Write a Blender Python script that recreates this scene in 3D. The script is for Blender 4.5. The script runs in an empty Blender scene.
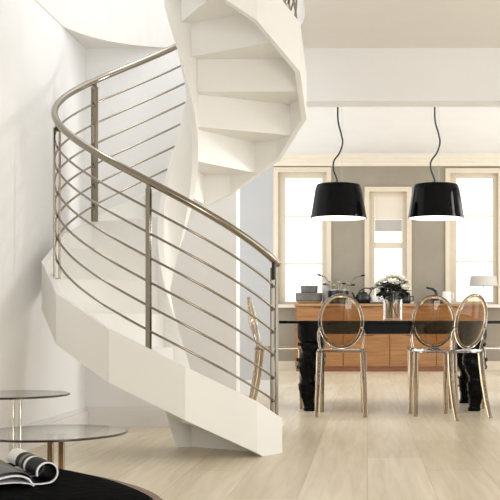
import bpy, bmesh, math, random
from mathutils import Vector, Matrix
random.seed(7)
SC = bpy.context.scene
COL = SC.collection
PI = math.pi
R = math.radians

# ------------------------------------------------------------------ camera facts
F, VX, VY, H = 1027.1, 367.2, 320.0, 0.763
def P(x, y, Y):
    return Vector(((x - VX) * Y / F, Y, H + (VY - y) * Y / F))
def PX(x, Y): return (x - VX) * Y / F
def PZ(y, Y): return H + (VY - y) * Y / F

# ------------------------------------------------------------------ materials
def srgb(r, g, b):
    def c(v):
        v /= 255.0
        return v / 12.92 if v <= .04045 else ((v + .055) / 1.055) ** 2.4
    return (c(r), c(g), c(b), 1)

class NT:
    def __init__(s, name):
        s.m = bpy.data.materials.new(name); s.m.use_nodes = True
        s.t = s.m.node_tree; s.t.nodes.clear()
        s.out = s.n('ShaderNodeOutputMaterial')
    def n(s, kind, **kw):
        nd = s.t.nodes.new(kind)
        for k, v in kw.items():
            if k in nd.inputs.keys() if hasattr(nd.inputs, 'keys') else False: nd.inputs[k].default_value = v
            else: setattr(nd, k, v)
        return nd
    def l(s, a, b): s.t.links.new(a, b)

def mat(name, col, rough=.5, metal=0., noise=0., scale=6., bump=0., spec=.5, coat=0., stretch=(1, 1, 1)):
    t = NT(name); p = t.n('ShaderNodeBsdfPrincipled')
    p.inputs['Roughness'].default_value = rough; p.inputs['Metallic'].default_value = metal
    p.inputs['Specular IOR Level'].default_value = spec; p.inputs['Coat Weight'].default_value = coat
    p.inputs['Coat Roughness'].default_value = .05
    tc = t.n('ShaderNodeTexCoord'); mp = t.n('ShaderNodeMapping'); mp.inputs['Scale'].default_value = stretch
    nz = t.n('ShaderNodeTexNoise'); nz.inputs['Scale'].default_value = scale; nz.inputs['Detail'].default_value = 4
    t.l(tc.outputs['Object'], mp.inputs['Vector']); t.l(mp.outputs[0], nz.inputs['Vector'])
    rp = t.n('ShaderNodeValToRGB')
    a = 1 - noise; b = 1 + noise
    rp.color_ramp.elements[0].position = .3; rp.color_ramp.elements[1].position = .7
    rp.color_ramp.elements[0].color = (col[0]*a, col[1]*a, col[2]*a, 1)
    rp.color_ramp.elements[1].color = (min(1, col[0]*b), min(1, col[1]*b), min(1, col[2]*b), 1)
    t.l(nz.outputs['Fac'], rp.inputs[0]); t.l(rp.outputs[0], p.inputs['Base Color'])
    if bump:
        bp = t.n('ShaderNodeBump'); bp.inputs['Strength'].default_value = bump; bp.inputs['Distance'].default_value = .01
        t.l(nz.outputs['Fac'], bp.inputs['Height']); t.l(bp.outputs[0], p.inputs['Normal'])
    t.l(p.outputs[0], t.out.inputs[0]); return t.m

def clear_mat(name, tint, gloss=.9, rough=.03, ior=1.45, base=.04):
    t = NT(name)
    tr = t.n('ShaderNodeBsdfTransparent'); tr.inputs[0].default_value = tint
    gl = t.n('ShaderNodeBsdfGlossy'); gl.inputs['Roughness'].default_value = rough
    gl.inputs['Color'].default_value = (gloss, gloss, gloss, 1)
    # sheen grows towards glancing views, the same from either face of the sheet
    lw = t.n('ShaderNodeLayerWeight'); lw.inputs['Blend'].default_value = .5
    pw = t.n('ShaderNodeMath', operation='POWER'); pw.inputs[1].default_value = 3.2
    ma = t.n('ShaderNodeMath', operation='MULTIPLY_ADD'); b0 = ((ior-1)/(ior+1))**2
    ma.inputs[1].default_value = .85-b0; ma.inputs[2].default_value = b0
    t.l(lw.outputs['Facing'], pw.inputs[0]); t.l(pw.outputs[0], ma.inputs[0])
    mx = t.n('ShaderNodeMixShader')
    t.l(ma.outputs[0], mx.inputs[0]); t.l(tr.outputs[0], mx.inputs[1]); t.l(gl.outputs[0], mx.inputs[2])
    t.l(mx.outputs[0], t.out.inputs[0]); return t.m

def poly_mat(name, col, ior=1.5, rough=.02):
    t = NT(name); p = t.n('ShaderNodeBsdfPrincipled'); p.inputs['Base Color'].default_value = col
    p.inputs['Transmission Weight'].default_value = 1; p.inputs['IOR'].default_value = ior; p.inputs['Roughness'].default_value = rough
    t.l(p.outputs[0], t.out.inputs[0]); return t.m

def wood_mat(name, c0, c1, axis=0, rough=.4):
    st = [18., 18., 18.]; st[axis] = 1.2
    t = NT(name); p = t.n('ShaderNodeBsdfPrincipled'); p.inputs['Roughness'].default_value = rough
    tc = t.n('ShaderNodeTexCoord'); mp = t.n('ShaderNodeMapping'); mp.inputs['Scale'].default_value = st
    nz = t.n('ShaderNodeTexNoise'); nz.inputs['Scale'].default_value = 2.2; nz.inputs['Detail'].default_value = 5
    nz.inputs['Distortion'].default_value = .6
    rp = t.n('ShaderNodeValToRGB'); rp.color_ramp.elements[0].position = .32; rp.color_ramp.elements[1].position = .68
    rp.color_ramp.elements[0].color = c0; rp.color_ramp.elements[1].color = c1
    t.l(tc.outputs['Object'], mp.inputs[0]); t.l(mp.outputs[0], nz.inputs['Vector']); t.l(nz.outputs['Fac'], rp.inputs[0])
    t.l(rp.outputs[0], p.inputs['Base Color']); t.l(p.outputs[0], t.out.inputs[0]); return t.m

def floor_mat():
    t = NT('oak_planks'); p = t.n('ShaderNodeBsdfPrincipled'); p.inputs['Roughness'].default_value = .32
    p.inputs['Specular IOR Level'].default_value = .5
    tc = t.n('ShaderNodeTexCoord'); mp = t.n('ShaderNodeMapping'); mp.inputs['Rotation'].default_value = (0, 0, R(90))
    br = t.n('ShaderNodeTexBrick')
    br.inputs['Scale'].default_value = 1.0; br.inputs['Brick Width'].default_value = 1.3; br.inputs['Row Height'].default_value = .30
    br.inputs['Mortar Size'].default_value = .0025; br.inputs['Mortar Smooth'].default_value = .3
    br.inputs['Color1'].default_value = (.67, .58, .435, 1); br.inputs['Color2'].default_value = (.79, .715, .575, 1)
    br.inputs['Mortar'].default_value = (.56, .47, .34, 1); br.offset = .37
    t.l(tc.outputs['Object'], mp.inputs[0]); t.l(mp.outputs[0], br.inputs['Vector'])
    m2 = t.n('ShaderNodeMapping'); m2.inputs['Scale'].default_value = (14, .9, 1)
    nz = t.n('ShaderNodeTexNoise'); nz.inputs['Scale'].default_value = 1.6; nz.inputs['Detail'].default_value = 6
    nz.inputs['Distortion'].default_value = .8
    t.l(tc.outputs['Object'], m2.inputs[0]); t.l(m2.outputs[0], nz.inputs['Vector'])
    rp = t.n('ShaderNodeValToRGB'); rp.color_ramp.elements[0].position = .3; rp.color_ramp.elements[1].position = .7
    rp.color_ramp.elements[0].color = (.86, .83, .77, 1); rp.color_ramp.elements[1].color = (1.06, 1.06, 1.05, 1)
    t.l(nz.outputs['Fac'], rp.inputs[0])
    mx = t.n('ShaderNodeMix', data_type='RGBA', blend_type='MULTIPLY'); mx.inputs[0].default_value = 1
    t.l(br.outputs['Color'], mx.inputs[6]); t.l(rp.outputs[0], mx.inputs[7])
    t.l(mx.outputs[2], p.inputs['Base Color']); t.l(p.outputs[0], t.out.inputs[0]); return t.m

def page_mat():
    # printed magazine pages: black photographs, white margins, in bands along the page
    t = NT('printed_pages'); p = t.n('ShaderNodeBsdfPrincipled'); p.inputs['Roughness'].default_value = .4; p.inputs['Specular IOR Level'].default_value = .03
    tc = t.n('ShaderNodeTexCoord'); sp = t.n('ShaderNodeSeparateXYZ'); t.l(tc.outputs['Object'], sp.inputs[0])
    mr = t.n('ShaderNodeMapRange'); mr.inputs[1].default_value = 0; mr.inputs[2].default_value = .29
    t.l(sp.outputs['Y'], mr.inputs[0])
    rp = t.n('ShaderNodeValToRGB'); cr = rp.color_ramp; cr.interpolation = 'CONSTANT'
    W, K, G = (.85, .85, .85, 1), (.006, .006, .007, 1), (.2, .19, .18, 1)
    stops = [(0, W), (.025, K), (.36, W), (.43, K), (.50, G), (.58, K), (.70, W)]
    cr.elements[0].position = 0; cr.elements[0].color = W; cr.elements[1].position = .025; cr.elements[1].color = K
    for q, c in stops[2:]:
        e = cr.elements.new(q); e.color = c
    t.l(mr.outputs[0], rp.inputs[0]); t.l(rp.outputs[0], p.inputs['Base Color']); t.l(p.outputs[0], t.out.inputs[0]); return t.m

def photo_page_mat():
    t = NT('photo_spread'); p = t.n('ShaderNodeBsdfPrincipled'); p.inputs['Roughness'].default_value = .4; p.inputs['Specular IOR Level'].default_value = .15
    tc = t.n('ShaderNodeTexCoord'); nz = t.n('ShaderNodeTexVoronoi'); nz.inputs['Scale'].default_value = 22
    t.l(tc.outputs['Object'], nz.inputs['Vector'])
    rp = t.n('ShaderNodeValToRGB'); rp.color_ramp.elements[0].position = .2; rp.color_ramp.elements[1].position = .75
    rp.color_ramp.elements[0].color = (.02, .02, .022, 1); rp.color_ramp.elements[1].color = (.15, .147, .145, 1)
    t.l(nz.outputs['Distance'], rp.inputs[0]); t.l(rp.outputs[0], p.inputs['Base Color']); t.l(p.outputs[0], t.out.inputs[0]); return t.m

def emit_mat(name, col, s):
    t = NT(name); e = t.n('ShaderNodeEmission'); e.inputs[0].default_value = col; e.inputs[1].default_value = s
    t.l(e.outputs[0], t.out.inputs[0]); return t.m

M = dict(
    wall=mat('white_plaster', (.80, .795, .785), .85, noise=.015, scale=2.5, spec=.2),
    partition=mat('dimmed_plaster', (.50, .50, .50), .85, noise=.015, scale=2.5, spec=.2),  # shade put into the colour, to tone down the overlit partition
    greige=mat('greige_plaster', (.34, .305, .245), .9, noise=.05, scale=3, spec=.2),
    ceil=mat('ceiling_paint', (.78, .755, .72), .9, noise=.01, spec=.2),
    trim=mat('cream_trim', (.80, .74, .63), .5, noise=.02),
    frame=mat('cream_window_paint', (.72, .64, .51), .5, noise=.03),
    base=mat('white_baseboard', (.74, .72, .70), .5, noise=.01),
    floor=floor_mat(),
    stair=mat('cream_lacquered_steel', (.845, .835, .80), .45, noise=.012, scale=3),
    chrome=mat('brushed_steel', (.29, .255, .205), .16, 1., noise=.06, scale=4),
    rail=mat('polished_steel', (.30, .262, .21), .12, 1., noise=.05, scale=4),
    mirror=mat('mirror_steel', (.74, .70, .63), .1, 1., noise=.05),
    floortoned=mat('floor_toned_steel', (.42, .31, .20), .15, 1., noise=.1),  # brown floor reflection put into the colour of the steel columns
    bronze=mat('bronze_steel', (.42, .27, .15), .25, 1., noise=.08),
    black=mat('black_lacquer', (.003, .003, .003), .2, noise=.2, spec=.10),
    shade=mat('glossy_black_shade', (.003, .003, .003), .06, noise=.2, spec=.08),
    lining=mat('white_lining', (.9, .9, .88), .6),
    cord=mat('black_cord', (.012, .012, .012), .5),
    wire=mat('steel_wire', (.5, .5, .5), .3, 1.),
    oak=wood_mat('oak_veneer', (.26, .115, .036, 1), (.39, .19, .066, 1), 0),
    oaktop=wood_mat('oak_worktop', (.34, .19, .08, 1), (.45, .27, .13, 1), 0),
    plinth=wood_mat('red_oak_plinth', (.20, .07, .03, 1), (.28, .11, .05, 1), 0),
    gap=mat('shadow_gap', (.10, .05, .02), .8),
    smoke=poly_mat('amber_polycarbonate', (.44, .34, .22, 1)),
    smokepanel=clear_mat('amber_polycarbonate_panel', (.80, .71, .58, 1), ior=1.4, gloss=.95),
    smokeedge=poly_mat('amber_polycarbonate_edge', (.78, .73, .65, 1)),
    glass=clear_mat('clear_glass', (.97, .98, .97, 1), ior=1.3),
    pane=clear_mat('window_glass', (.99, .99, .99, 1), ior=1.15, gloss=.5),
    tglass=clear_mat('smoked_table_glass', (.90, .885, .85, 1), ior=1.6),
    tedge=mat('dark_glass_edge', (.03, .022, .016), .15),
    fur=mat('black_felt', (.0045, .005, .0055), 1., noise=.4, scale=30, bump=.5, spec=.02),
    leather=mat('brown_leather', (.16, .085, .045), .45, noise=.2, scale=25, bump=.2),
    paper=mat('white_paper', (.80, .80, .80), .5, noise=.02),
    pages=page_mat(), spread=photo_page_mat(),
    grey=mat('grey_ceramic', (.12, .112, .10), .5, noise=.05),
    lightgrey=mat('pale_ceramic', (.62, .60, .56), .4, noise=.03),
    tray=wood_mat('tray_wood', (.34, .2, .09, 1), (.45, .28, .14, 1), 0),
    dark=mat('dark_enamel', (.012, .012, .013), .25, noise=.1),
    white=mat('white_porcelain', (.82, .81, .78), .3, noise=.02),
    petal=mat('ivory_petals', (.87, .85, .75), .6, noise=.06, scale=30),
    leaf=mat('dark_leaves', (.010, .014, .007), .7, noise=.3, scale=20),
    stem=mat('flower_stems', (.16, .13, .05), .6, noise=.2, scale=20),
    fabric=mat('grey_lampshade', (.56, .54, .50), .9, noise=.03),
    blind=mat('cream_blind', (.80, .73, .63), .9, noise=.02),
    hem=mat('grey_blind_hem', (.50, .48, .44), .9, noise=.02),
    bulb=emit_mat('lamp_diffuser', (1, .96, .88, 1), 3.0),
)

# ------------------------------------------------------------------ mesh helpers
def NB(): return bmesh.new()
def box(bm, x0, x1, y0, y1, z0, z1):
    v = [bm.verts.new((x, y, z)) for z in (z0, z1) for y in (y0, y1) for x in (x0, x1)]
    for f in ((0, 2, 3, 1), (4, 5, 7, 6), (0, 1, 5, 4), (2, 6, 7, 3), (0, 4, 6, 2), (1, 3, 7, 5)):
        bm.faces.new([v[i] for i in f])
    return v
def prism(bm, pts, z0, z1):
    a = [bm.verts.new((p[0], p[1], z0)) for p in pts]; b = [bm.verts.new((p[0], p[1], z1)) for p in pts]
    n = len(pts)
    bm.faces.new(a[::-1]); bm.faces.new(b)
    for i in range(n): bm.faces.new((a[i], a[(i+1) % n], b[(i+1) % n], b[i]))
def tube(bm, pts, r, n=8, closed=False, flat=1.0):
    pts = [Vector(p) for p in pts]; m = len(pts)
    rs = r if isinstance(r, (list, tuple)) else [r] * m
    rings = []; up = None
    for i, p in enumerate(pts):
        if closed: d = pts[(i+1) % m] - pts[i-1]
        else: d = pts[min(i+1, m-1)] - pts[max(i-1, 0)]
        d.normalize()
        if up is None:
            up = Vector((0, 0, 1)) if abs(d.z) < .9 else Vector((0, 1, 0))
        u = (up - d * up.dot(d)).normalized(); w = d.cross(u); up = u
        rings.append([bm.verts.new(p + (u * math.cos(2*PI*k/n) + w * math.sin(2*PI*k/n) * flat) * rs[i]) for k in range(n)])
    for i in range(m if closed else m-1):
        a, b = rings[i], rings[(i+1) % m]
        for k in range(n): bm.faces.new((a[k], a[(k+1) % n], b[(k+1) % n], b[k]))
    if not closed:
        bm.faces.new(rings[0][::-1]); bm.faces.new(rings[-1])
def lathe(bm, prof, n=32, c=(0, 0, 0), sq=None):
    rings = []
    for r, z in prof:
        if r < 1e-6: rings.append([bm.verts.new((c[0], c[1], c[2]+z))]); continue
        rings.append([bm.verts.new((c[0]+r*math.cos(2*PI*k/n), c[1]+r*math.sin(2*PI*k/n), c[2]+z)) for k in range(n)])
    for a, b in zip(rings, rings[1:]):
        for k in range(n):
            q = (a[k % len(a)], a[(k+1) % len(a)], b[(k+1) % len(b)], b[k % len(b)])
            q = list(dict.fromkeys(q))
            if len(q) > 2: bm.faces.new(q)
    if len(rings[0]) > 1 and prof[0] != prof[-1]: bm.faces.new(rings[0][::-1])
    if len(rings[-1]) > 1 and prof[0] != prof[-1]: bm.faces.new(rings[-1])
def shell(bm, prof, n=48, c=(0, 0, 0)):
    """closed lathe: the profile is a loop"""
    rings = [[bm.verts.new((c[0]+r*math.cos(2*PI*k/n), c[1]+r*math.sin(2*PI*k/n), c[2]+z)) for k in range(n)] for r, z in prof]
    m = len(rings)
    for i in range(m):
        a, b = rings[i], rings[(i+1) % m]
        for k in range(n): bm.faces.new((a[k], a[(k+1) % n], b[(k+1) % n], b[k]))
def blob(bm, c, rx, ry, rz, u=16, v=10):
    mtx = Matrix.Translation(c) @ Matrix.Diagonal((rx, ry, rz, 1))
    bmesh.ops.create_uvsphere(bm, u_segments=u, v_segments=v, radius=1, matrix=mtx)
def obj(name, bm, m, parent=None, smooth=False, bevel=0., loc=None):
    bmesh.ops.recalc_face_normals(bm, faces=bm.faces)
    me = bpy.data.meshes.new(name); bm.to_mesh(me); bm.free()
    if smooth:
        for p in me.polygons: p.use_smooth = True
        if smooth != 'all': me.set_sharp_from_angle(angle=R(38))
    o = bpy.data.objects.new(name, me); COL.objects.link(o)
    ms = M[m] if isinstance(m, str) else m
    me.materials.append(ms)
    if parent: o.parent = parent
    if loc is not None: o.location = loc
    if bevel:
        b = o.modifiers.new('bevel', 'BEVEL'); b.width = bevel; b.segments = 2; b.limit_method = 'ANGLE'
    return o
def tag(o, label, cat, group=None):
    o['label'] = label; o['category'] = cat
    if group: o['group'] = group
    return o
def thing(name, label, cat, loc=(0, 0, 0), rz=0, group=None):
    o = bpy.data.objects.new(name, None); COL.objects.link(o); o.empty_display_size = .1
    o.location = loc; o.rotation_euler = (0, 0, rz)
    return tag(o, label, cat, group)
def struct(name, bm, m, parent=None, smooth=False):
    o = obj(name, bm, m, parent, smooth)
    if not parent: o['kind'] = 'structure'
    return o
def dup(root, label, loc, rz=0, mats=None):
    r = root.copy(); COL.objects.link(r); r.location = loc; r.rotation_euler = (0, 0, rz); r['label'] = label
    for ch in list(root.children):
        c = ch.copy(); COL.objects.link(c); c.parent = r
        for g in list(ch.children):
            d = g.copy(); COL.objects.link(d); d.parent = c
    return r

# ------------------------------------------------------------------ stair facts
CX, CY, RO, TH0, ST = -1.157, 6.280, 0.7966, R(16.77), R(30)
RI, TK = .123, .034
RISE = .2
# ------------------------------------------------------------------ the setting
XL, YB, ZC, ZT = -2.012, 7.322, 2.702, 3.12
YB2 = 7.526
ZB = PZ(101, YB)
XE = PX(236.3, YB)
XR = 4.2
YD, ZD = 15.83, PZ(155, 15.83)
bm = NB(); box(bm, XL-.2, XR, -1.5, YD+.2, -.1, 0); struct('floor', bm, 'floor')
bm = NB(); box(bm, XL-.2, XL, -1.5, YB, 0, ZT); struct('wall_left', bm, 'wall')
bm = NB(); box(bm, XL-.2, XE, YB, YB2, 0, ZD); box(bm, XE, XR, YB, YB2, ZB, ZD); struct('wall_middle', bm, 'wall')
bh = .147
bm = NB(); box(bm, XL, XL+.014, -1.5, YB, 0, bh); box(bm, XL, XL+.03, -1.5, YB, 0, bh*.80); struct('baseboard_left', bm, 'base')
bm = NB(); box(bm, XL+.021, XE, YB-.014, YB, 0, bh); box(bm, XL+.031, XE, YB-.03, YB, 0, bh*.80); struct('baseboard_middle', bm, 'base')
# ceiling slab with the round stair opening
bm = NB(); HX = -1.225
x0, x1, y0, y1 = XL+.002, XR, -1.5, YB
angs = sorted([2*PI*k/96 for k in range(96)] + [math.atan2(y-CY, x-HX) % (2*PI) for x in (x0, x1) for y in (y0, y1)])
rings = []
for a in angs:
    c, s = math.cos(a), math.sin(a)
    t = min([((x1 if c > 0 else x0)-HX)/c if abs(c) > 1e-9 else 1e9, ((y1 if s > 0 else y0)-CY)/s if abs(s) > 1e-9 else 1e9])
    h = ((abs(c)/.84)**2.5+(abs(s)/1.04)**2.5)**(-1/2.5)
    h = min(h, t-.001)
    rings.append([bm.verts.new((HX+c*q, CY+s*q, z)) for q, z in ((h, ZC), (t, ZC), (t, ZT), (h, ZT))])
for i in range(len(rings)):
    a, b = rings[i], rings[(i+1) % len(rings)]
    for k in range(4): bm.faces.new((a[k], b[k], b[(k+1) % 4], a[(k+1) % 4]))
struct('ceiling', bm, 'ceil')
# dining room
bm = NB(); box(bm, XL-.2, XR, YB2, YD+.2, ZD, ZD+.1); struct('ceiling_dining', bm, 'wall')
YP = 10.52; XP = PX(272.6, YP)
bm = NB(); box(bm, XL-.2, XP, YP, YP+.10, 0, ZD); struct('wall_partition', bm, 'partition')
bm = NB(); box(bm, XL-.2, XP, YP-.015, YP, 0, bh); struct('baseboard_partition', bm, 'base')
WINS = [(273.3, 331.3, 167.5, 304.5), (364.6, 411.6, 187, 302.0), (445.4, 503.0, 168.5, 304.5)]
bm = NB()
edges = [XL-.2]
for a, b, t, bt in WINS: edges += [PX(a, YD)+.04, PX(b, YD)-.04]
edges.append(XR)
for i in range(0, len(edges), 2): box(bm, edges[i], edges[i+1], YD, YD+.22, 0, ZD)
for i, (a, b, t, bt) in enumerate(WINS):
    box(bm, edges[2*i+1], edges[2*i+2], YD, YD+.22, 0, PZ(bt, YD)); box(bm, edges[2*i+1], edges[2*i+2], YD, YD+.22, PZ(t, YD)-.04, ZD)
struct('wall_back', bm, 'greige')
bm = NB(); box(bm, XL-.2, XR, YD-.018, YD, 0, .13); struct('baseboard_back', bm, 'frame')
bm = NB(); z0 = PZ(166.3, YD)
box(bm, XL-.2, XR, YD-.05, YD, z0, z0+.06); box(bm, XL-.2, XR, YD-.09, YD, z0+.06, z0+.11); box(bm, XL-.2, XR, YD-.13, YD, z0+.11, ZD)
struct('trim_cornice', bm, 'trim')
# the sides of the rooms outside the frame, with openings added for the light
def wall_open(name, fx, a0, a1, z1, holes):
    bm = NB(); cuts = [a0]
    for h in holes: cuts += [h[0], h[1]]
    cuts.append(a1)
    for i in range(0, len(cuts), 2): fx(bm, cuts[i], cuts[i+1], 0, z1)
    for h in holes: fx(bm, h[0], h[1], 0, h[2]); fx(bm, h[0], h[1], h[3], z1)
    struct(name, bm, 'wall')
side = lambda bm, a, b, z0, z1: box(bm, XR, XR+.2, a, b, z0, z1)
wall_open('wall_right', side, -1.7, YB, ZT, [(3.2, 7.1, .1, 2.5)])
wall_open('wall_right_dining', side, YB, YD+.2, ZD+.1, [(7.66, 8.5, .1, 3.25), (10.7, 15.2, .1, 2.9)])
wall_open('wall_front', lambda bm, a, b, z0, z1: box(bm, a, b, -1.7, -1.5, z0, z1), XL-.2, XR, ZT, [(-.9, .7, .2, 2.5), (1.3, 3.7, .2, 2.5)])

def window(idx, a, b, t, bt, muntins, inset=(5.5, 9.5), panel_top=177.7, slit=None):
    xa, xb, zt, zb = PX(a, YD), PX(b, YD), PZ(t, YD), PZ(bt, YD)
    k = YD / F
    bm = NB(); cw = .075
    box(bm, xa, xa+cw, YD-.03, YD+.02, zb, zt); box(bm, xb-cw, xb, YD-.03, YD+.02, zb, zt); box(bm, xa+cw, xb-cw, YD-.03, YD+.02, zt-cw, zt)
    w = obj('window_%d' % idx, bm, 'frame'); w['kind'] = 'structure'
    sx0, sx1 = xa+cw+inset[0]*k*.2, xb-cw-.02
    gx0, gx1 = xa+inset[0]*k+.095, xb-inset[1]*k
    gz1 = PZ(panel_top, YD); gz0 = zb+.05
    bm = NB()
    box(bm, xa+.04, gx0, YD+.06, YD+.11, zb, zt-.04); box(bm, gx1, xb-.04, YD+.06, YD+.11, zb, zt-.04)
    box(bm, gx0, gx1, YD+.06, YD+.11, gz1, zt-.04); box(bm, gx0, gx1, YD+.06, YD+.11, zb, gz0)
    obj('window_frame', bm, 'frame', w)
    for y in muntins:
        z = PZ(y, YD); bm = NB(); box(bm, gx0, gx1, YD+.065, YD+.10, z-.016, z+.016); obj('glazing_bar', bm, 'trim', w)
    bm = NB(); box(bm, gx0, gx1, YD+.08, YD+.086, gz0, gz1); obj('pane', bm, 'pane', w)
    bm = NB(); box(bm, xa-.03, xb+.03, YD-.19, YD+.06, zb-.05, zb); obj('window_sill', bm, 'trim', w)
    return w, gx0, gx1, gz0, gz1
window(1, *WINS[0], (216, 263.5))
window(3, *WINS[2], (215.5, 261.5))
a, b, t, bt = WINS[1]
w2, gx0, gx1, gz0, gz1 = window(2, a, b, t, bt, (), inset=(4.0, 9.4), panel_top=196)
z = PZ(245, YD); bm = NB(); box(bm, gx0, gx1, YD+.05, YD+.11, z-.045, z+.045); obj('meeting_rail', bm, 'frame', w2)
bm = NB(); box(bm, gx0+.002, gx1-.002, YD+.066, YD+.076, PZ(219, YD), gz1); bl = obj('roller_blind', bm, 'blind', w2)
bm = NB(); box(bm, gx0+.004, gx1-.004, YD+.062, YD+.078, PZ(231, YD), PZ(219.3, YD)); obj('blind_hem', bm, 'hem', bl)

# ------------------------------------------------------------------ spiral staircase
stair = thing('spiral_staircase', 'cream spiral staircase with faceted stringer and steel railing rising through the round ceiling opening', 'staircase', (CX, CY, 0))
def pol(i, r):
    """point on the faceted outline of radius r at step index i"""
    k = math.floor(i + 1e-9); fr = i - k
    p = []
    for q in (k, k+1): p.append(Vector((r*math.cos(TH0+ST*q), -r*math.sin(TH0+ST*q))))
    return p[0]*(1-fr) + p[1]*fr
def cir(i, r): return Vector((r*math.cos(TH0+ST*i), -r*math.sin(TH0+ST*i)))
def band(ks, fo, ro, ri, ctop, cbot):
    bm = NB(); rings = []
    for k in ks:
        o, n = fo(k, ro), fo(k, ri)
        zt = RISE*(k+.5)+ctop; zb = max(0.0, RISE*(k+.5)+cbot)
        rings.append([bm.verts.new((o.x, o.y, zb)), bm.verts.new((o.x, o.y, zt)), bm.verts.new((n.x, n.y, zt)), bm.verts.new((n.x, n.y, zb))])
    for a, b in zip(rings, rings[1:]):
        for j in range(4): bm.faces.new((a[j], b[j], b[(j+1) % 4], a[(j+1) % 4]))
    bm.faces.new(rings[0]); bm.faces.new(rings[-1][::-1])
    return bm
NS = 15
ks = [.43, .875] + list(range(1, NS+1)) + [NS+.5]
obj('outer_stringer', band(ks, pol, RO, RO-TK, .012, -.275), 'stair', stair)
ki = [.43] + [.5 + q*.25 for q in range(int((NS)*4)+1)]
obj('inner_stringer', band(ki, cir, RI, RI-.036, .19, -.545), 'stair', stair, smooth=True)
for j in range(1, NS+1):
    z = RISE*j
    o = [pol(j-.5, RO-TK), pol(j, RO-TK), pol(j+.5, RO-TK)]
    n = [cir(j+.5-q*.25, RI) for q in range(5)]
    bm = NB(); prism(bm, [p for p in o+n], z-.048, z)
    t = obj('tread', bm, 'stair', stair)
    a, b = pol(j-.5, RO-TK), cir(j-.5, RI); d = (b-a).normalized(); nrm = Vector((-d.y, d.x))
    if nrm.dot(pol(j, .5)-(a+b)/2) < 0: nrm = -nrm
    bm = NB(); prism(bm, [a, b, b+nrm*.02, a+nrm*.02], max(0, z-RISE-.048), z-.048)
    obj('riser', bm, 'stair', stair)
# railing
RR = .722
def hel(i, r, off):
    p = cir(i, r); return (p.x, p.y, RISE*(i+.5)+off)
i0, i1 = .36, NS-.4
def path(off, s0=i0, s1=i1, n=120): return [hel(s0+(s1-s0)*k/n, RR, off) for k in range(n+1)]
bm = NB(); tube(bm, path(.912), .0205, 12); obj('handrail', bm, 'rail', stair, smooth='all')
for q in range(6):
    bm = NB(); tube(bm, path(.105+.132*q, .43), .0068, 7); obj('railing_bar', bm, 'rail', stair, smooth='all')
for q in range(8):
    i = .46 if q == 0 else .51+2*q
    if i > NS: break
    zb, zt = RISE*(2*q+1), RISE*(i+.5)+.892
    rd = cir(i, 1.).normalized(); tg = Vector((-rd.y, rd.x))
    bm = NB()
    for s in (-1, 1):
        c = rd*(RR+s*.0155)
        prism(bm, [c+rd*.0045+tg*.012, c-rd*.0045+tg*.012, c-rd*.0045-tg*.012, c+rd*.0045-tg*.012], zb, zt-.02)
    po = obj('railing_post', bm, 'chrome', stair)
    bm = NB(); c = rd*RR
    prism(bm, [c+rd*.022+tg*.014, c-rd*.022+tg*.014, c-rd*.022-tg*.014, c+rd*.022-tg*.014], zb, zb+.006)
    obj('post_foot', bm, 'chrome', po)
    bm = NB(); prism(bm, [c+rd*.0105+tg*.01, c-rd*.0105+tg*.01, c-rd*.0105-tg*.01, c+rd*.0105-tg*.01], zt-.09 if q == 0 else zt-.04, zt+.005)
    obj('handrail_bracket', bm, 'dark' if q == 0 else 'chrome', po)

# ------------------------------------------------------------------ dining table
TX0, TX1 = PX(280, 8.63), PX(504, 8.63)
YF, YK = 8.52, 9.56
table = thing('dining_table', 'long black lacquered dining table with carved baroque legs', 'table', ((TX0+TX1)/2, (YF+YK)/2, 0))
hx, hy = (TX1-TX0)/2, (YK-YF)/2
ZTOP = .757
bm = NB(); box(bm, -hx, hx, -hy, hy, ZTOP-.024, ZTOP); obj('tabletop', bm, 'black', table, bevel=.004)
bm = NB(); ax, ay = hx-.16, hy-.06
for s in (-1, 1):
    box(bm, -ax, ax, s*ay-.012, s*ay+.012, .648, ZTOP-.024); box(bm, s*ax-.012, s*ax+.012, -ay+.012, ay-.012, .648, ZTOP-.024)
obj('apron', bm, 'black', table)
LEG = [(0, .052), (.02, .056), (.03, .048), (.05, .050), (.075, .056), (.10, .058), (.115, .07), (.15, .070), (.19, .078), (.225, .082), (.24, .066), (.275, .062), (.30, .070),
       (.33, .086), (.37, .094), (.41, .104), (.44, .100), (.47, .090), (.50, .076), (.515, .086), (.55, .088), (.575, .078), (.59, .096), (.62, .100), (.665, .100), (.733, .100)]
def leg_bm(sx, sy):
    bm = NB(); n = 24; rings = []
    for z, w in LEG:
        sw = .022*math.sin((z-.05)*2*PI/.62)*sx if z < .6 else 0
        ring = []
        carve = 0 if z > .62 else .09
        for k in range(n):
            a = 2*PI*k/n
            e = (abs(math.cos(a))**4+abs(math.sin(a))**4)**(-.25)
            rr = w*e*(1-carve*(.5+.5*math.cos(8*a+z*30)))
            ring.append(bm.verts.new((rr*math.cos(a)*.98+sw*.6, rr*math.sin(a)*.98, z)))
        rings.append(ring)
    for a, b in zip(rings, rings[1:]):
        for k in range(n): bm.faces.new((a[k], a[(k+1) % n], b[(k+1) % n], b[k]))
    bm.faces.new(rings[0][::-1]); bm.faces.new(rings[-1])
    for z, w, r in ((.16, .072, .014), (.37, .09, .02), (.43, .098, .015), (.56, .085, .016), (.24, .07, .013)):
        for sx2, sy2 in ((1, 0), (-1, 0), (0, -1), (0, 1), (.78, -.78), (-.78, -.78)):
            blob(bm, (sx2*w, sy2*w, z), r*.75, r*.75, r*1.1, 8, 6)
    return bm
for sx in (-1, 1):
    for sy in (-1, 1):
        obj('leg', leg_bm(sx, sy), 'black', table, smooth=True, loc=(sx*(ax-.085), sy*(ay-.055), 0))

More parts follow.
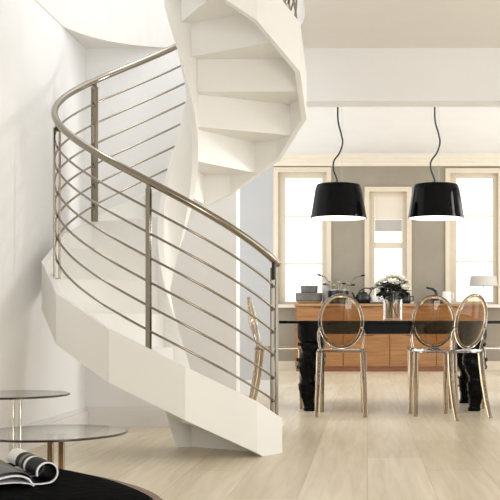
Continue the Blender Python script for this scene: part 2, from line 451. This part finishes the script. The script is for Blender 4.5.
# ------------------------------------------------------------------ transparent oval-back chairs
def chair_proto(label):
    t = thing('dining_chair', label, 'chair', group='transparent oval-back chairs around the table')
    # seat
    pts = []
    def rc(cx, cy, a0, r=.045):
        for q in range(5):
            a = R(a0+22.5*q); pts.append((cx+r*math.cos(a), cy+r*math.sin(a)))
    rc(.155, .19, 0); rc(-.155, .19, 90); rc(-.145, -.165, 180); rc(.145, -.165, 270)
    bm = NB(); prism(bm, pts, .507, .536); obj('seat', bm, 'smokeedge', t, bevel=.006)
    up = Vector((0, -.20, .98)).normalized(); c = Vector((0, -.232, .752)); nn = Vector((0, .98, .20)).normalized()
    a, b = .166, .207
    def el(ph, s=1., bow=0.): return c + Vector((1, 0, 0))*(a*s*math.cos(ph)) + up*(b*s*math.sin(ph)) - nn*bow
    bm = NB(); nr, ns = 7, 40; fr = []
    for side in (0, .007):
        rings = [[bm.verts.new(el(0, 0, .034+side))]]
        for q in range(1, nr+1):
            s = q/nr; rings.append([bm.verts.new(el(2*PI*k/ns, s, .034*(1-s*s)+side)) for k in range(ns)])
        for k in range(ns): bm.faces.new((rings[0][0], rings[1][k], rings[1][(k+1) % ns]))
        for q in range(1, nr):
            for k in range(ns): bm.faces.new((rings[q][k], rings[q+1][k], rings[q+1][(k+1) % ns], rings[q][(k+1) % ns]))
        fr.append(rings[-1])
    for k in range(ns): bm.faces.new((fr[0][k], fr[0][(k+1) % ns], fr[1][(k+1) % ns], fr[1][k]))
    obj('backrest', bm, 'smokepanel', t, smooth=True)
    bm = NB(); tube(bm, [el(2*PI*k/48) for k in range(48)], .0145, 10, closed=True); obj('back_frame', bm, 'smokeedge', t, smooth='all')
    for s in (-1, 1):
        bm = NB()   # sabre rear leg
        tube(bm, [(s*.172, -.175, .52), (s*.176, -.182, .42), (s*.181, -.198, .28), (s*.186, -.225, .13), (s*.190, -.262, 0)], [.025, .024, .022, .020, .018], 10)
        obj('leg', bm, 'smoke', t, smooth=True)
        bm = NB()
        tube(bm, [(s*.172, .195, .52), (s*.171, .198, .3), (s*.17, .20, 0)], [.024, .022, .017], 10)
        obj('leg', bm, 'smoke', t, smooth=True)
        bm = NB()   # stile joining seat and oval
        e0 = el(R(-12) if s > 0 else R(192))
        tube(bm, [(s*.165, -.178, .525), (s*.178, -.190, .60), (s*.180, -.205, .66), (e0.x, e0.y, e0.z)], .0095, 8)
        obj('stile', bm, 'smokeedge', t, smooth=True)
    return t
CH = chair_proto('transparent oval-back chair seen square from behind in front of left black table leg')
CH.location = (PX(341.8, 8.31), 8.31, 0)
dup(CH, 'transparent oval-back chair seen from behind, tucked straight in right of the flower vase', (.543, 8.645, 0))
dup(CH, 'transparent oval-back chair turned at an angle in front of right black table leg', (.645, 8.09, 0), R(42))
dup(CH, 'transparent chair at left table end, seen in profile through the stair railing', (PX(279.5, 8.95), 9.00, 0), R(-90))
dup(CH, 'transparent chair at right table end, only its seat edge and front leg in frame', (PX(504, 8.95), 9.00, 0), R(90))

# ------------------------------------------------------------------ pendant lamps
YL = 9.04
def pendant(px, side, cordpx):
    x = PX(px, YL); zb, zt = PZ(218.4, YL), PZ(184.2, YL)
    lab = 'glossy black drum pendant lamp on a wavy cord, %s of the pair over the table' % side
    t = thing('pendant_lamp', lab, 'lamp', (x, YL, 0), 0, 'black pendant lamps over the table')
    rb, rt = .247, .203
    bm = NB(); pr = [(rb, zb), (rb-.002, zb+.02)]
    for q in range(1, 8): s = q/8; pr.append((rb+(rt-rb)*s, zb+(zt-.02-zb)*s))
    pr += [(rt-.004, zt-.02), (rt-.012, zt-.006), (rt-.03, zt), (0.03, zt), (.03, zt-.006), (rt-.032, zt-.008), (rt-.016, zt-.022), (rb-.006, zb)]
    shell(bm, pr, 56); obj('shade', bm, 'shade', t, smooth=True)
    bm = NB(); shell(bm, [(rb-.007, zb+.001), (rt-.018, zt-.026), (.03, zt-.012), (.03, zt-.016), (rt-.021, zt-.03), (rb-.010, zb+.001)], 56); obj('lining', bm, 'lining', t, smooth=True)
    bm = NB(); lathe(bm, [(0, zb-.004), (rb*.6, zb-.003), (rb-.013, zb+.004), (rb-.016, zb+.010), (0, zb+.010)], 48); obj('diffuser', bm, 'bulb', t, smooth=True)
    bm = NB(); pts = []
    for cx, cy in cordpx: p = P(cx, cy, YL); pts.append((p.x-x, 0, p.z))
    # smooth the hand-placed cord points
    def cr(a, b, c, d, u): return [0.5*((2*b[i])+(-a[i]+c[i])*u+(2*a[i]-5*b[i]+4*c[i]-d[i])*u*u+(-a[i]+3*b[i]-3*c[i]+d[i])*u**3) for i in range(3)]
    sm = []
    for i in range(len(pts)-1):
        a, b, c, d = pts[max(i-1, 0)], pts[i], pts[i+1], pts[min(i+2, len(pts)-1)]
        for q in range(6): sm.append(cr(a, b, c, d, q/6))
    sm.append(pts[-1])
    sm = [(sm[0][0], 0, ZD-.03)] + sm
    tube(bm, sm, .0075, 8); obj('cord', bm, 'cord', t, smooth='all')
    bm = NB(); wx = sm[0][0]+.035; tube(bm, [(wx, 0, ZD-.03), (wx, 0, zt)], .0013, 5); obj('suspension_wire', bm, 'wire', t)
    bm = NB(); lathe(bm, [(0, ZD-.03), (.05, ZD-.03), (.06, ZD-.02), (.06, ZD), (0, ZD)], 24, (sm[0][0], 0, 0)); obj('ceiling_rose', bm, 'lining', t, smooth=True)
    bm = NB(); lathe(bm, [(0, zt-.02), (.035, zt-.02), (.035, zt+.004), (.012, zt+.012), (0, zt+.012)], 20); obj('shade_cap', bm, 'cord', t, smooth=True)
    ld = bpy.data.lights.new('pendant_bulb', 'POINT'); ld.energy = 5; ld.color = (1, .93, .82); ld.shadow_soft_size = .1
    lo = bpy.data.objects.new('pendant_bulb', ld); COL.objects.link(lo); lo.location = (x, YL, zb-.12)
pendant(338.8, 'left', [(338, 100), (338, 120), (341.2, 134), (342.6, 143), (339.5, 153), (334.0, 161), (333.6, 170), (336.5, 178), (338, 185)])
pendant(436.0, 'right', [(435, 100), (435, 120), (438.6, 134), (440, 143), (436.8, 153), (431.2, 161), (430.8, 169), (434, 178), (436, 185)])

# ------------------------------------------------------------------ sideboard
YS0, YS1 = 15.2, 15.63
SX0, SX1 = PX(294.5, YS0), PX(485, YS0)
ZS = PZ(303.6, YS0)
sb = thing('sideboard', 'long oak sideboard with drawers and doors under the back windows', 'sideboard', ((SX0+SX1)/2, (YS0+YS1)/2, 0))
hx, hy = (SX1-SX0)/2, (YS1-YS0)/2
zp = PZ(367, YS0)
bm = NB(); box(bm, -hx+.02, hx-.02, -hy+.03, hy, 0, zp); obj('plinth', bm, 'plinth', sb)
bm = NB(); box(bm, -hx+.01, hx-.01, -hy+.022, hy, zp, ZS-.035); obj('body', bm, 'oak', sb)
bm = NB(); box(bm, -hx, hx, -hy-.01, hy, ZS-.035, ZS); obj('worktop', bm, 'oaktop', sb, bevel=.004)
nm = 4; mw = 2*(hx-.03)/nm; zd = PZ(334, YS0)
for q in range(nm):
    a = -hx+.03+q*mw
    bm = NB(); box(bm, a+.006, a+mw-.006, -hy, -hy+.02, zd+.007, ZS-.05); d = obj('drawer', bm, 'oak', sb, bevel=.002)
    bm = NB(); box(bm, a+mw*.35, a+mw*.65, -hy-.004, -hy+.001, ZS-.068, ZS-.056); obj('finger_pull', bm, 'gap', d)
    bm = NB(); box(bm, a+.006, a+mw-.006, -hy, -hy+.02, zp+.01, zd-.007); d = obj('door', bm, 'oak', sb, bevel=.002)
    bm = NB(); box(bm, a+mw*.35, a+mw*.65, -hy-.004, -hy+.001, zd-.026, zd-.014); obj('finger_pull', bm, 'gap', d)

# things on the sideboard
YO = 15.42
k = YO/F
def at(px): return (PX(px, YO), YO, ZS)
# two stacked grey dishes
t = thing('serving_dish', 'large grey dish with wooden base, under a smaller dish on left sideboard end', 'dish', at(309))
zt1 = PZ(293, YO)-ZS
bm = NB(); lathe(bm, [(0, 0), (.15, 0), (.185, .03), (.187, .038), (0, .038)], 40); obj('wooden_base', bm, 'tray', t, smooth=True)
bm = NB(); lathe(bm, [(0, .038), (.188, .038), (.200, .05), (.203, zt1-.02), (.206, zt1-.012), (.206, zt1), (0, zt1)], 40); obj('dish_body', bm, 'grey', t, smooth=True)
p = at(309.3); t = thing('serving_dish', 'smaller grey dish stacked on top of the large grey dish', 'dish', (p[0], p[1], ZS+zt1))
h2 = PZ(285.8, YO)-ZS-zt1
bm = NB(); lathe(bm, [(0, 0), (.115, 0), (.126, .012), (.128, h2-.016), (0, h2-.016)], 36); obj('dish_body', bm, 'grey', t, smooth=True)
bm = NB(); lathe(bm, [(0, h2-.016), (.133, h2-.016), (.133, h2-.003), (.128, h2), (0, h2)], 36); obj('lid', bm, 'grey', t, smooth=True)
# white canister, dark utensil pot
t = tag(obj('canister', (lambda b: (lathe(b, [(0, 0), (.05, 0), (.055, .01), (.052, .28), (.045, .33), (.048, .345), (0, .345)], 28), b)[1])(NB()), 'lightgrey', smooth=True, loc=(PX(326.5, 15.52), 15.52, ZS)), 'tall pale canister between grey dishes and dark utensil pot', 'canister')
up = thing('utensil_pot', 'dark round pot full of metal utensils behind the left oval chair back', 'pot', at(338.5))
bm = NB(); shell(bm, [(.0001, 0), (.13, 0), (.15, .02), (.155, .12), (.160, .20), (.154, .20), (.148, .12), (.143, .026), (.0001, .02)], 36); obj('pot_body', bm, 'dark', up, smooth=True)
bm = NB(); shell(bm, [(.160, .196), (.168, .200), (.166, .21), (.158, .21), (.152, .203)], 36); obj('rim', bm, 'wire', up, smooth=True)
base = Vector(at(338.5))
UT = [(-.255, .43, 1, 'ladle', 'long dark ladle leaning furthest left out of the utensil pot'), (.32, .42, 1, 'ladle', 'long dark ladle leaning furthest right out of the utensil pot'),
      (-.13, .31, 0, 'spoon', 'steel spoon leaning left beside the left ladle in the pot'), (.0, .33, 0, 'spoon', 'steel spoon upright in middle of the utensil pot'), (.13, .31, 0, 'spoon', 'steel spoon leaning right beside the right ladle in the pot'),
      (-.18, .29, 1, 'ladle', 'short dark ladle low at the left rim of the utensil pot'), (.07, .30, 1, 'ladle', 'short dark ladle low in middle of the utensil pot'), (.19, .28, 1, 'ladle', 'short dark ladle low at the right rim of the utensil pot'),
      (-.06, .28, 0, 'spoon', 'short steel spoon between the left ladles of the utensil pot')]
for dx, dz, kind, nm_, lab in UT:
    yoff = random.uniform(-.03, .03)
    loc = base+Vector((dx*.15, yoff, .03))
    t = thing(nm_, lab, nm_, loc, 0, 'utensils in the dark pot')
    bm = NB()
    if kind:
        pts = [(0, 0, 0), (dx*.3, 0, dz*.55), (dx*.62, 0, dz*.86), (dx, 0, dz-.03)]
        tube(bm, pts, [.008, .008, .009, .012], 8); obj('handle', bm, 'chrome', t, smooth=True)
        bm = NB(); blob(bm, (dx, 0, dz-.025), .035, .02, .014); obj('bowl', bm, 'dark', t, smooth=True)
    else:
        tube(bm, [(0, 0, 0), (dx*.5, 0, dz*.55), (dx*.9, 0, dz*.84)], [.006, .006, .007], 8); obj('handle', bm, 'chrome', t, smooth=True)
        bm = NB(); blob(bm, (dx*.95, 0, dz*.90), .022, .010, .036); obj('bowl', bm, 'chrome', t, smooth=True)
# dark teapot, tray, mug
t = thing('teapot', 'squat black teapot left of the vase on the sideboard', 'teapot', at(363.5))
bm = NB(); lathe(bm, [(0, 0), (.07, 0), (.105, .03), (.12, .08), (.105, .135), (.06, .16), (0, .16)], 28); obj('pot_body', bm, 'dark', t, smooth=True)
bm = NB(); lathe(bm, [(0, .155), (.062, .157), (.05, .175), (.016, .182), (.02, .205), (0, .21)], 20); obj('lid', bm, 'dark', t, smooth=True)
bm = NB(); tube(bm, [(-.10, 0, .07), (-.14, 0, .10), (-.155, 0, .15), (-.175, 0, .17)], [.022, .018, .013, .011], 10); obj('spout', bm, 'dark', t, smooth=True)
bm = NB(); tube(bm, [(.09, 0, .14), (.12, 0, .20), (.09, 0, .235), (.02, 0, .235), (-.05, 0, .20), (-.08, 0, .14)], .009, 8); obj('handle', bm, 'dark', t, smooth=True)
tray = tag(obj('plate', (lambda b: (lathe(b, [(0, 0), (.11, 0), (.135, .012), (.135, .02), (.11, .012), (0, .012)], 32), b)[1])(NB()), 'dark', smooth=True, loc=(PX(376, 15.38), 15.38, ZS)), 'flat dark plate under the white mug left of the vase', 'plate')
t = thing('mug', 'white mug standing on the dark plate left of the vase', 'mug', (PX(375.5, 15.38), 15.38, ZS+.013))
bm = NB(); shell(bm, [(.0001, 0), (.052, 0), (.058, .01), (.060, .115), (.055, .115), (.052, .014), (.0001, .01)], 28); obj('cup', bm, 'white', t, smooth=True)
bm = NB(); tube(bm, [(.056, 0, .095), (.09, 0, .09), (.095, 0, .05), (.057, 0, .03)], .007, 8); obj('handle', bm, 'white', t, smooth=True)
# dark pot right of the vase
t = thing('sugar_pot', 'small black lidded pot right of the vase on the sideboard', 'pot', at(406.5))
bm = NB(); lathe(bm, [(0, 0), (.05, 0), (.062, .02), (.066, .10), (.055, .135), (0, .135)], 24); obj('pot_body', bm, 'dark', t, smooth=True)
bm = NB(); lathe(bm, [(0, .134), (.058, .136), (.045, .155), (.014, .16), (.016, .178), (0, .182)], 18); obj('lid', bm, 'dark', t, smooth=True)
bm = NB(); tube(bm, [(.06, 0, .11), (.10, 0, .11), (.10, 0, .05), (.06, 0, .04)], .008, 8); obj('handle', bm, 'dark', t, smooth=True)
# black curved-neck jug and white jug
t = thing('kettle', 'black vessel with curved neck above the right oval chair back', 'kettle', at(436.5))
bm = NB(); lathe(bm, [(0, 0), (.085, 0), (.098, .015), (.09, .06), (.055, .10), (.03, .115), (0, .118)], 28); obj('kettle_body', bm, 'dark', t, smooth=True)
bm = NB(); tube(bm, [(0, 0, .10), (-.003, 0, .16), (-.02, 0, .195), (-.06, 0, .222), (-.12, 0, .236), (-.155, 0, .245)], [.024, .022, .021, .018, .015, .014], 10); obj('neck', bm, 'dark', t, smooth=True)
t = thing('jug', 'white jug right of the black curved-neck vessel', 'jug', at(446.5))
bm = NB(); shell(bm, [(.0001, 0), (.055, 0), (.066, .012), (.068, .09), (.06, .185), (.055, .185), (.062, .09), (.058, .018), (.0001, .014)], 28); obj('jug_body', bm, 'white', t, smooth=True)
bm = NB(); tube(bm, [(.06, 0, .16), (.10, 0, .15), (.105, 0, .09), (.064, 0, .05)], .008, 8); obj('handle', bm, 'white', t, smooth=True)
# table lamp on the sill of the right window
YW = 15.735; zs = PZ(304.5, YD)
t = thing('table_lamp', 'table lamp with wide grey drum shade before the right window', 'lamp', (PX(483.5, YW), YW, zs))
bm = NB(); lathe(bm, [(0, 0), (.085, 0), (.085, .012), (.02, .02), (0, .02)], 28); obj('lamp_base', bm, 'wire', t, smooth=True)
bm = NB(); tube(bm, [(0, 0, .018), (0, 0, .40)], .008, 10); obj('pole', bm, 'wire', t, smooth=True)
zl0, zl1 = PZ(286, YW)-zs, PZ(276.2, YW)-zs
bm = NB(); shell(bm, [(.222, zl0), (.198, zl1), (.195, zl1), (.218, zl0)], 40)
for a in range(3): tube(bm, [(0, 0, zl1-.02), (.196*math.cos(a*2*PI/3), .196*math.sin(a*2*PI/3), zl1-.01)], .003, 5)
obj('lamp_shade', bm, 'fabric', t, smooth=True)

# ------------------------------------------------------------------ vase of roses on the table
VXX, VYY = PX(392.7, 9.0), 9.0
vase = thing('glass_vase', 'clear cylindrical glass vase of white roses on the black table', 'vase', (VXX, VYY, ZTOP))
vh = PZ(291.5, 9.0)-ZTOP
bm = NB(); shell(bm, [(.0001, 0), (.078, 0), (.083, .006), (.083, vh), (.077, vh), (.077, .018), (.0001, .016)], 40); obj('vase_body', bm, 'glass', vase, smooth=True)
bm = NB(); shell(bm, [(.084, vh-.004), (.084, vh+.002), (.076, vh+.002), (.076, vh-.004)], 40); obj('rim', bm, 'glass', vase, smooth=True)
def rose(px, py, dy, r, idx):
    top = P(px, py, VYY+dy)
    ang = random.uniform(0, 2*PI)
    b = Vector((VXX+.055*math.cos(ang), VYY+.055*math.sin(ang), ZTOP+.022))
    t = thing('white_rose', 'ivory rose with dark leaves in the glass vase on the table', 'flower', b, 0, 'ivory roses in the vase')
    d = top-b
    out = Vector((top.x-VXX, top.y-VYY, 0))
    neck = Vector((VXX, VYY, ZTOP+vh*.9))+out*.33-b
    bm = NB(); pts = []
    for q in range(9):
        u = q/8; pts.append(neck*(2*u*(1-u))*1.0 + d*(u*u) + Vector((0, 0, 0))*(1-u))
    tube(bm, pts, .0055, 6); st = obj('stem', bm, 'stem', t, smooth=True)
    axis = (d-neck).normalized()
    rot = axis.to_track_quat('Z', 'Y').to_matrix()
    bm = NB(); c = d
    for ring, (n, rad, tilt, hgt) in enumerate(((3, .30, .15, .5), (5, .62, .30, .42), (6, .88, .55, .30), (7, 1.0, .95, .05))):
        for q in range(n):
            a0 = 2*PI*(q+.37*ring)/n; wd = 2*PI/n*.68
            g = []
            for i in range(4):
                v = i/3
                row = []
                for j in range(4):
                    uu = (j/3-.5)*wd*(1-.25*v*v)
                    rr = r*rad*(.45+.55*math.sin(v*PI*.55)+tilt*.25*v*v)
                    zz = r*(-.55+hgt*.5+v*1.15*(1-.35*tilt))
                    row.append(bm.verts.new(c+rot @ Vector((rr*math.cos(a0+uu), rr*math.sin(a0+uu), zz))))
                g.append(row)
            for i in range(3):
                for j in range(3): bm.faces.new((g[i][j], g[i][j+1], g[i+1][j+1], g[i+1][j]))
    blob(bm, c+rot @ Vector((0, 0, -.05*r)), r*.62, r*.62, r*.6, 10, 8)
    obj('bloom', bm, 'petal', t, smooth='all')
    for q in range(11):
        u = .52+.042*q; pc = neck*(2*u*(1-u))+d*(u*u)
        a = random.uniform(0, 2*PI); dr = Vector((math.cos(a), math.sin(a), random.uniform(-.3, .5))).normalized(); sd = dr.cross(Vector((0, 0, 1))).normalized()
        L, w = random.uniform(.055, .085), .032
        bm = NB(); tp = []
        for i in range(6):
            v = i/5; ww = w*math.sin(PI*min(v*.92+.06, 1))
            m = pc+dr*(L*v)+Vector((0, 0, -.02*v*v)); tp.append((m-sd*ww, m+Vector((0, 0, -.004)), m+sd*ww))
        vs = [[bm.verts.new(x) for x in row] for row in tp]
        for i in range(5):
            for j in range(2): bm.faces.new((vs[i][j], vs[i][j+1], vs[i+1][j+1], vs[i+1][j]))
        lf = obj('leaf', bm, 'leaf', t, smooth=True)
        so = lf.modifiers.new('thick', 'SOLIDIFY'); so.thickness = .0012
for i, (px, py, dy, r) in enumerate([(376.5, 285, .02, .032), (381, 280.5, -.04, .032), (387, 279, .05, .030), (392, 276.5, 0, .032), (398, 276.5, .04, .031), (402.5, 278.5, -.02, .032),
                                     (407, 283, .02, .032), (408.5, 289, .0, .030), (403.5, 286.5, -.07, .032), (396.5, 282.5, -.07, .031), (378, 290.5, -.03, .028), (382.5, 286.5, .09, .03), (391.5, 281, -.09, .028),
                                     (399.5, 282, .10, .030), (388, 276.8, .11, .028)]):
    rose(px, py, dy, r*1.08, i)

# ------------------------------------------------------------------ glass coffee tables
def coffee(label, px, Y, py, rpx, cols, hw, m='mirror'):
    x = PX(px, Y); z = PZ(py, Y); r = rpx*Y/F
    t = thing('coffee_table', label, 'table', (x, Y, 0), 0, 'round glass coffee tables')
    bm = NB(); lathe(bm, [(0, z-.010), (r-.006, z-.010), (r-.006, z), (0, z)], 64); g = obj('glass_top', bm, 'tglass', t, smooth=True)
    bm = NB(); shell(bm, [(r-.006, z-.010), (r, z-.008), (r, z-.002), (r-.006, z)], 64); obj('glass_edge', bm, 'tedge', g, smooth=True)
    for c, wpx in cols:
        w = wpx*Y/F/2; xx = PX(c, Y)-x
        bm = NB(); box(bm, xx-w, xx+w, -hw, hw, .012, z-.016); cc = obj('column', bm, m, t, bevel=.002)
        bm = NB(); box(bm, xx-w-.004, xx+w+.004, -hw-.004, hw+.004, z-.016, z-.010); obj('glass_mount', bm, 'chrome', cc)
    bm = NB(); lathe(bm, [(0, 0), (r*.62, 0), (r*.62, .008), (r*.60, .012), (0, .012)], 48); obj('base_plate', bm, 'bronze', t, smooth=True)
coffee('taller and smaller round smoked-glass coffee table by the left wall', 14, 4.55, 393.6, 54, ((11.5, 5), (20, 2.8)), .006)
coffee('lower and wider round smoked-glass coffee table in front of the taller one', 52, 4.15, 431.7, 74, ((50.5, 6), (61.5, 6)), .006, 'floortoned')

# ------------------------------------------------------------------ pouf and magazine
ZPF = .400
pc = Vector((-1.14, 1.93, 0)); pr_ = .715
pouf = thing('pouf', 'large round black felt-topped pouf with brown leather side in lower left corner', 'pouf', (pc.x, pc.y, 0))
bm = NB(); lathe(bm, [(0, .02), (pr_-.02, .02), (pr_+.02, .06), (pr_+.04, .16), (pr_+.05, .30), (pr_+.05, .355), (pr_+.036, .38), (pr_+.01, .389), (0, .389)], 72); obj('leather_body', bm, 'leather', pouf, smooth=True)
bm = NB(); n = 96; rings = []
prof = [(.0, .40), (.3, .402), (.55, .402), (.8, .40), (.95, .401), (.985, .398), (1.0, .392), (.995, .386), (.97, .384)]
for q, (s, z) in enumerate(prof):
    if s == 0: rings.append([bm.verts.new((0, 0, z))]); continue
    ring = []
    for kx in range(n):
        a = 2*PI*kx/n
        wob = 1+.010*math.sin(5*a+1)+.007*math.sin(11*a)
        ring.append(bm.verts.new((pr_*s*wob*math.cos(a), pr_*s*wob*math.sin(a), z+(.004*math.sin(7*a) if s > .9 else 0))))
    rings.append(ring)
for kx in range(n): bm.faces.new((rings[0][0], rings[1][kx], rings[1][(kx+1) % n]))
for a, b in zip(rings[1:], rings[2:]):
    for kx in range(n): bm.faces.new((a[kx], b[kx], b[(kx+1) % n], a[(kx+1) % n]))
bm.faces.new(rings[-1])
obj('felt_cover', bm, 'fur', pouf, smooth=True)
for a in range(4):
    bm = NB(); c = (.5*math.cos(a*PI/2+.6), .5*math.sin(a*PI/2+.6)); lathe(bm, [(0, 0), (.03, 0), (.03, .02), (0, .02)], 16, (c[0], c[1], 0)); obj('foot', bm, 'dark', pouf, smooth=True)
# magazine: local +Y runs from the near edge of the pages to the far edge
pf = P(42, 487.5, 2.23); far = P(11, 470, 2.485)
dirv = Vector((far.x-pf.x, far.y-pf.y, 0)); rz = math.atan2(dirv.y, dirv.x)-PI/2
mag = thing('magazine', 'open black-and-white magazine with one page rolled over on the black pouf', 'magazine', (pf.x, pf.y, .4045), rz)
def sheet(name, prof, m, th, L0=0, L1=.29):
    bm = NB(); n = len(prof); A, B = [], []
    for i, (x, z) in enumerate(prof):
        a = prof[max(i-1, 0)]; b = prof[min(i+1, n-1)]
        tx, tz = b[0]-a[0], b[1]-a[1]; l = math.hypot(tx, tz) or 1
        nx, nz = -tz/l*th, tx/l*th
        A.append([bm.verts.new((x, y, z)) for y in (L0, L1)]); B.append([bm.verts.new((x+nx, y, z+nz)) for y in (L0, L1)])
    for i in range(n-1):
        bm.faces.new((A[i][0], A[i+1][0], A[i+1][1], A[i][1])); bm.faces.new((B[i][0], B[i][1], B[i+1][1], B[i+1][0]))
        for e in (0, 1): bm.faces.new((A[i][e], B[i][e], B[i+1][e], A[i+1][e]))
    for i in (0, n-1): bm.faces.new((A[i][0], A[i][1], B[i][1], B[i][0]))
    return obj(name, bm, m, mag, smooth=True)
# rolled page: out to the right, up and back over to the spine
roll = [(-.020, .002), (0, .001), (.012, .002)] + [(.012+.0235*math.sin(R(a)), .0255-.0235*math.cos(R(a))) for a in range(15, 290, 15)]
sheet('rolled_page', roll, 'pages', .0025)
left = [(-.015-.16*u, .004+.026*math.sin(PI*min(1, u*1.15)**.6)) for u in [q/14 for q in range(15)]]
sheet('page_block', [(x, z-.004) for x, z in left], 'paper', .0035, 0, .29)
sheet('open_page', [(x, z+.003) for x, z in left], 'spread', .0008, .002, .288)
low = [(-.015-.165*u, .001+.010*math.sin(PI*min(1, u*1.1)**.7)) for u in [q/12 for q in range(13)]]
sheet('cover', low, 'paper', .002)

# ------------------------------------------------------------------ light
WORLD = 2.2
w = bpy.data.worlds.new('daylight'); SC.world = w; w.use_nodes = True
nt = w.node_tree; bg = nt.nodes['Background']; bg.inputs[0].default_value = (.97, .985, 1.0, 1); bg.inputs[1].default_value = WORLD
def area(name, loc, rot, sx, sy, e, col=(1, .97, .92)):
    l = bpy.data.lights.new(name, 'AREA'); l.shape = 'RECTANGLE'; l.size = sx; l.size_y = sy; l.energy = e; l.color = col
    o = bpy.data.objects.new(name, l); COL.objects.link(o); o.location = loc; o.rotation_euler = rot
    return o
area('right_daylight_boost', (4.15, 5.15, 1.3), (0, R(90), 0), 2.4, 3.8, 26, (1, .99, .97))  # added lamp boosting daylight from the unseen right side
area('dining_fill', (4.15, 12.9, 1.5), (0, R(90), 0), 2.8, 4.3, 80, (1, .99, .97))  # added fill on the unseen side, brightens the dining area
nw = area('lampshade_highlight_lamp', (4.15, 8.08, 2.4), (0, R(90), 0), 1.6, .8, 30, (1, .99, .97)); nw.data.spread = R(64)  # added narrow beam that streaks a highlight on the pendant shades
sk = area('stairwell_fill', (-1.35, 6.25, 4.8), (0, 0, 0), 1.0, 1.0, 7, (1, .99, .97)); sk.data.spread = R(70)  # added fill above the stair opening to brighten the treads
area('front_fill', (2.5, -1.45, 1.35), (R(90), 0, 0), 2.4, 2.3, 110, (1, .99, .98))  # added fill behind the camera for the surfaces facing it

# ------------------------------------------------------------------ camera
cam = bpy.data.cameras.new('camera'); co = bpy.data.objects.new('camera', cam); COL.objects.link(co)
co.location = (0, 0, H); co.rotation_euler = (R(90), 0, 0)
cam.sensor_width = 36; cam.sensor_fit = 'HORIZONTAL'; cam.lens = F/500*36
cam.shift_x = (250-VX)/500; cam.shift_y = (VY-250)/500
cam.clip_end = 200
SC.camera = co
vs = SC.view_settings
vs.view_transform = 'Standard'; vs.look = 'None'; vs.gamma = 1; vs.use_curve_mapping = False; vs.exposure = -0.15
SC.cycles.use_denoising = True
SC.cycles.max_bounces = 12; SC.cycles.transparent_max_bounces = 24; SC.cycles.diffuse_bounces = 6
